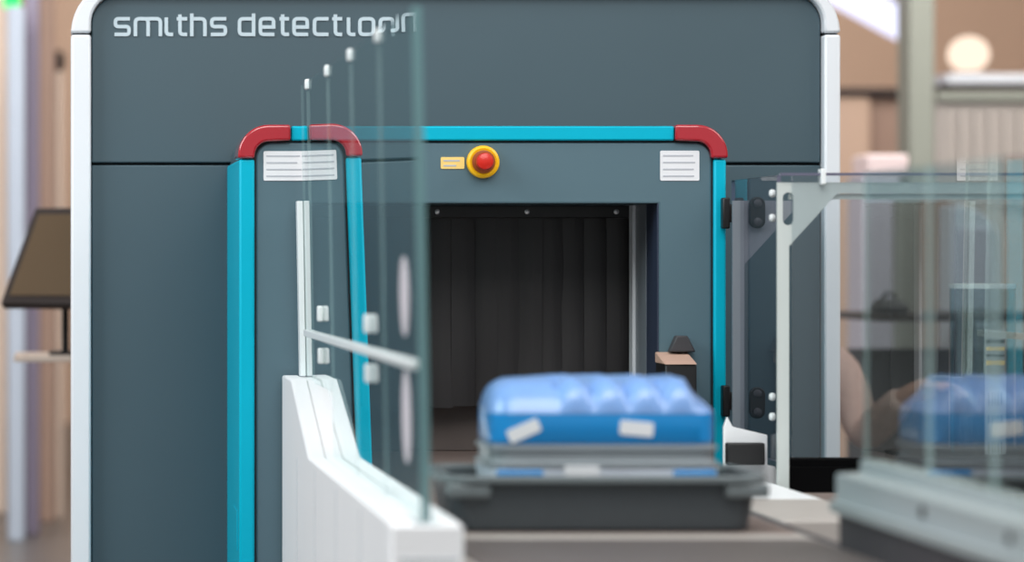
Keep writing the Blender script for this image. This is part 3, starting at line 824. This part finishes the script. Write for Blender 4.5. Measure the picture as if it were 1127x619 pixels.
# ================================================================== right background
YW = 16.0
pillar('pale_column', 1001, 1029, 13.5, .2, 3.6, M['col_pale'], 'pale floor to ceiling column beyond the guard frame')
sh = root('wall_shelf', (X_(950, YW), YW+.2, 0), 'tall beige cabinet with dark brown top ledge right of the scanner', 'cabinet')
obj('ledge', box(X_(900, YW), X_(1000, YW), YW-.03, YW+.35, Z_(106, YW), Z_(97, YW)), M['dark_brown'], sh, bevel=.01)
obj('cabinet_body', box(X_(900, YW), X_(958, YW), YW, YW+.3, 0, Z_(106, YW)), M['wall'], sh, bevel=.01)
obj('cabinet_side', box(X_(958, YW), X_(1000, YW), YW+.05, YW+.3, 0, Z_(106, YW)), M['brown'], sh, bevel=.01)
pk = root('paper_box', (X_(977, 12.5), 12.6, 0), 'pinkish white box on a grey pedestal behind the guard frame top', 'box')
obj('box_shell', box(X_(955, 12.5), X_(1000, 12.5), 12.5, 12.75, Z_(193, 12.5), Z_(170, 12.5)), M['pinkwhite'], pk, bevel=.01)
obj('pedestal', box(X_(950, 12.5), X_(990, 12.5), 12.5, 12.75, 0, Z_(193.2, 12.5)), M['lilac_panel'], pk, bevel=.008)
gc = root('grey_cabinet', (X_(1085, 14.5), 14.7, 0), 'wide grey ribbed cabinet under the glowing lamp', 'cabinet')
obj('body', box(X_(1031, 14.5), X_(1200, 14.5), 14.5, 14.9, 0, Z_(112, 14.5)), M['cab'], gc, bevel=.01)
for px in range(1040, 1190, 16):
    obj('rib', box(X_(px, 14.49), X_(px+7, 14.49), 14.475, 14.5, Z_(230, 14.5), Z_(122, 14.5)), M['cab'], gc, bevel=.004)
obj('top_edge', box(X_(1029, 14.5), X_(1202, 14.5), 14.46, 14.92, Z_(112, 14.5), Z_(101, 14.5)), M['col_pale'], gc, bevel=.006)
bd = root('dark_box', (X_(1100, 14.7), 14.7, Z_(101, 14.5)), 'long low box with dark lower band on top of the ribbed cabinet', 'box')
obj('dark_band', box(X_(1042, 14.6), X_(1180, 14.6), 14.55, 14.85, Z_(100.9, 14.5), Z_(93, 14.6)), M['dark_brown'], bd, bevel=.006)
obj('pale_lid', box(X_(1038, 14.6), X_(1182, 14.6), 14.53, 14.87, Z_(93, 14.6), Z_(82, 14.6)), M['kiosk'], bd, bevel=.006)
c = at(1066, 60, 14.7); rr = 23*14.7/FP
gl = root('globe_lamp', (c[0], 14.7, Z_(82, 14.6)), 'warm glowing globe lamp on the long low box', 'lamp')
zb = Z_(82, 14.6)
obj('globe', ball((c[0], 14.7, zb+.012+rr*.9), rr, rr, rr*.9), M['warm'], gl)
obj('lamp_foot', lathe([(.05, 0), (.05, .01), (.02, .02)], (c[0], 14.7, zb), axis='z', n=20), M['dark'], gl)
# linear ceiling luminaire running away to the right
ll = root('linear_light', (4.6, 16.7, 2.6), 'slanting white violet strip light hanging above the pale column', 'ceiling light')
p0 = Vector((4.86, 18.0, 2.56)); d = Vector((-.392, -1, 0)).normalized()
def bar(a, b, hw, z0, z1):
    bm = bmesh.new(); s = Vector((-d.y, d.x, 0)); vs = []
    for t_ in (a, b):
        for q_ in (-hw, hw):
            for zz in (z0, z1): vs.append(bm.verts.new(p0+d*t_+s*q_+Vector((0, 0, zz))))
    for f in ((0, 1, 3, 2), (4, 6, 7, 5), (0, 4, 5, 1), (2, 3, 7, 6), (0, 2, 6, 4), (1, 5, 7, 3)): bm.faces.new([vs[i] for i in f])
    return bm
obj('diffuser', bar(0, 4.5, .10, -.07, 0), M['led'], ll)
obj('housing', bar(0, 4.5, .11, .002, .05), M['ceil'], ll)
for t_ in (.5, 4.0):
    q_ = p0+d*t_
    obj('hanger', box(q_.x-.006, q_.x+.006, q_.y-.006, q_.y+.006, q_.z+.05, 5), M['dark'], ll)
# screens and furniture seen through the panes
pillar('partition_screen', 988, 1016, 12.2, .08, Z_(214, 12.2), M['olive'], 'olive grey partition screen left of the pale column, behind the panes', 'screen')
pillar('brown_screen', 1018, 1046, 12.0, .08, Z_(214, 12.0), M['brown'], 'brown partition screen between olive screen and rounded kiosk', 'screen')
kk = root('rounded_kiosk', (X_(1072, 11), 11.1, 0), 'pale grey kiosk with one rounded top corner behind the clear cylinder', 'kiosk')
x0, x1, zt = X_(1046, 11), X_(1100, 11), Z_(226, 11)
obj('kiosk_body', prism([(x0, 0), (x1, 0)]+[(x1-.16+.16*math.cos(math.radians(a)), zt-.12+.12*math.sin(math.radians(a))) for a in range(0, 91, 9)]+[(x0, zt)], 'y', 11, 11.15), M['kiosk'], kk, bevel=.006)
obj('kiosk_panel', box(x0+.02, x1-.03, 10.985, 11.0, Z_(340, 11), Z_(252, 11)), M['lilac_panel'], kk, bevel=.004)
tb_ = root('dark_table', (X_(1010, 10.4), 10.5, 0), 'dark brown table behind the panes left of the clear cylinder', 'table')
obj('table_top', box(X_(952, 10.4), X_(1180, 10.4), 10.2, 10.9, Z_(353, 10.4), Z_(345, 10.4)), M['dark_brown'], tb_, bevel=.005)
obj('modesty_panel', box(X_(952, 10.4), X_(1180, 10.4), 10.6, 10.64, .3, Z_(384, 10.6)), M['dark'], tb_, bevel=.004)
for px in (1046, 1165):
    obj('leg', box(X_(px, 10.4), X_(px, 10.4)+.05, 10.3, 10.36, 0, Z_(353, 10.4)), M['dark_brown'], tb_)
bg = root('dark_bag', (X_(972, 10.4), 10.35, Z_(345, 10.4)), 'small dark bag on the brown table', 'bag')
obj('bag_body', loft([loop(X_(958, 10.4), X_(990, 10.4), 10.28, 10.42, .02, Z_(345, 10.4)+.001), loop(X_(957, 10.4), X_(991, 10.4), 10.27, 10.43, .03, Z_(338, 10.4)), loop(X_(963, 10.4), X_(985, 10.4), 10.3, 10.4, .03, Z_(329, 10.4))]), M['dark'], bg)
obj('bag_handle', tube([(X_(966, 10.4), 10.35, Z_(330, 10.4)), (X_(970, 10.4), 10.35, Z_(323, 10.4)), (X_(978, 10.4), 10.35, Z_(323, 10.4)), (X_(982, 10.4), 10.35, Z_(330, 10.4))], .006), M['dark'], bg)
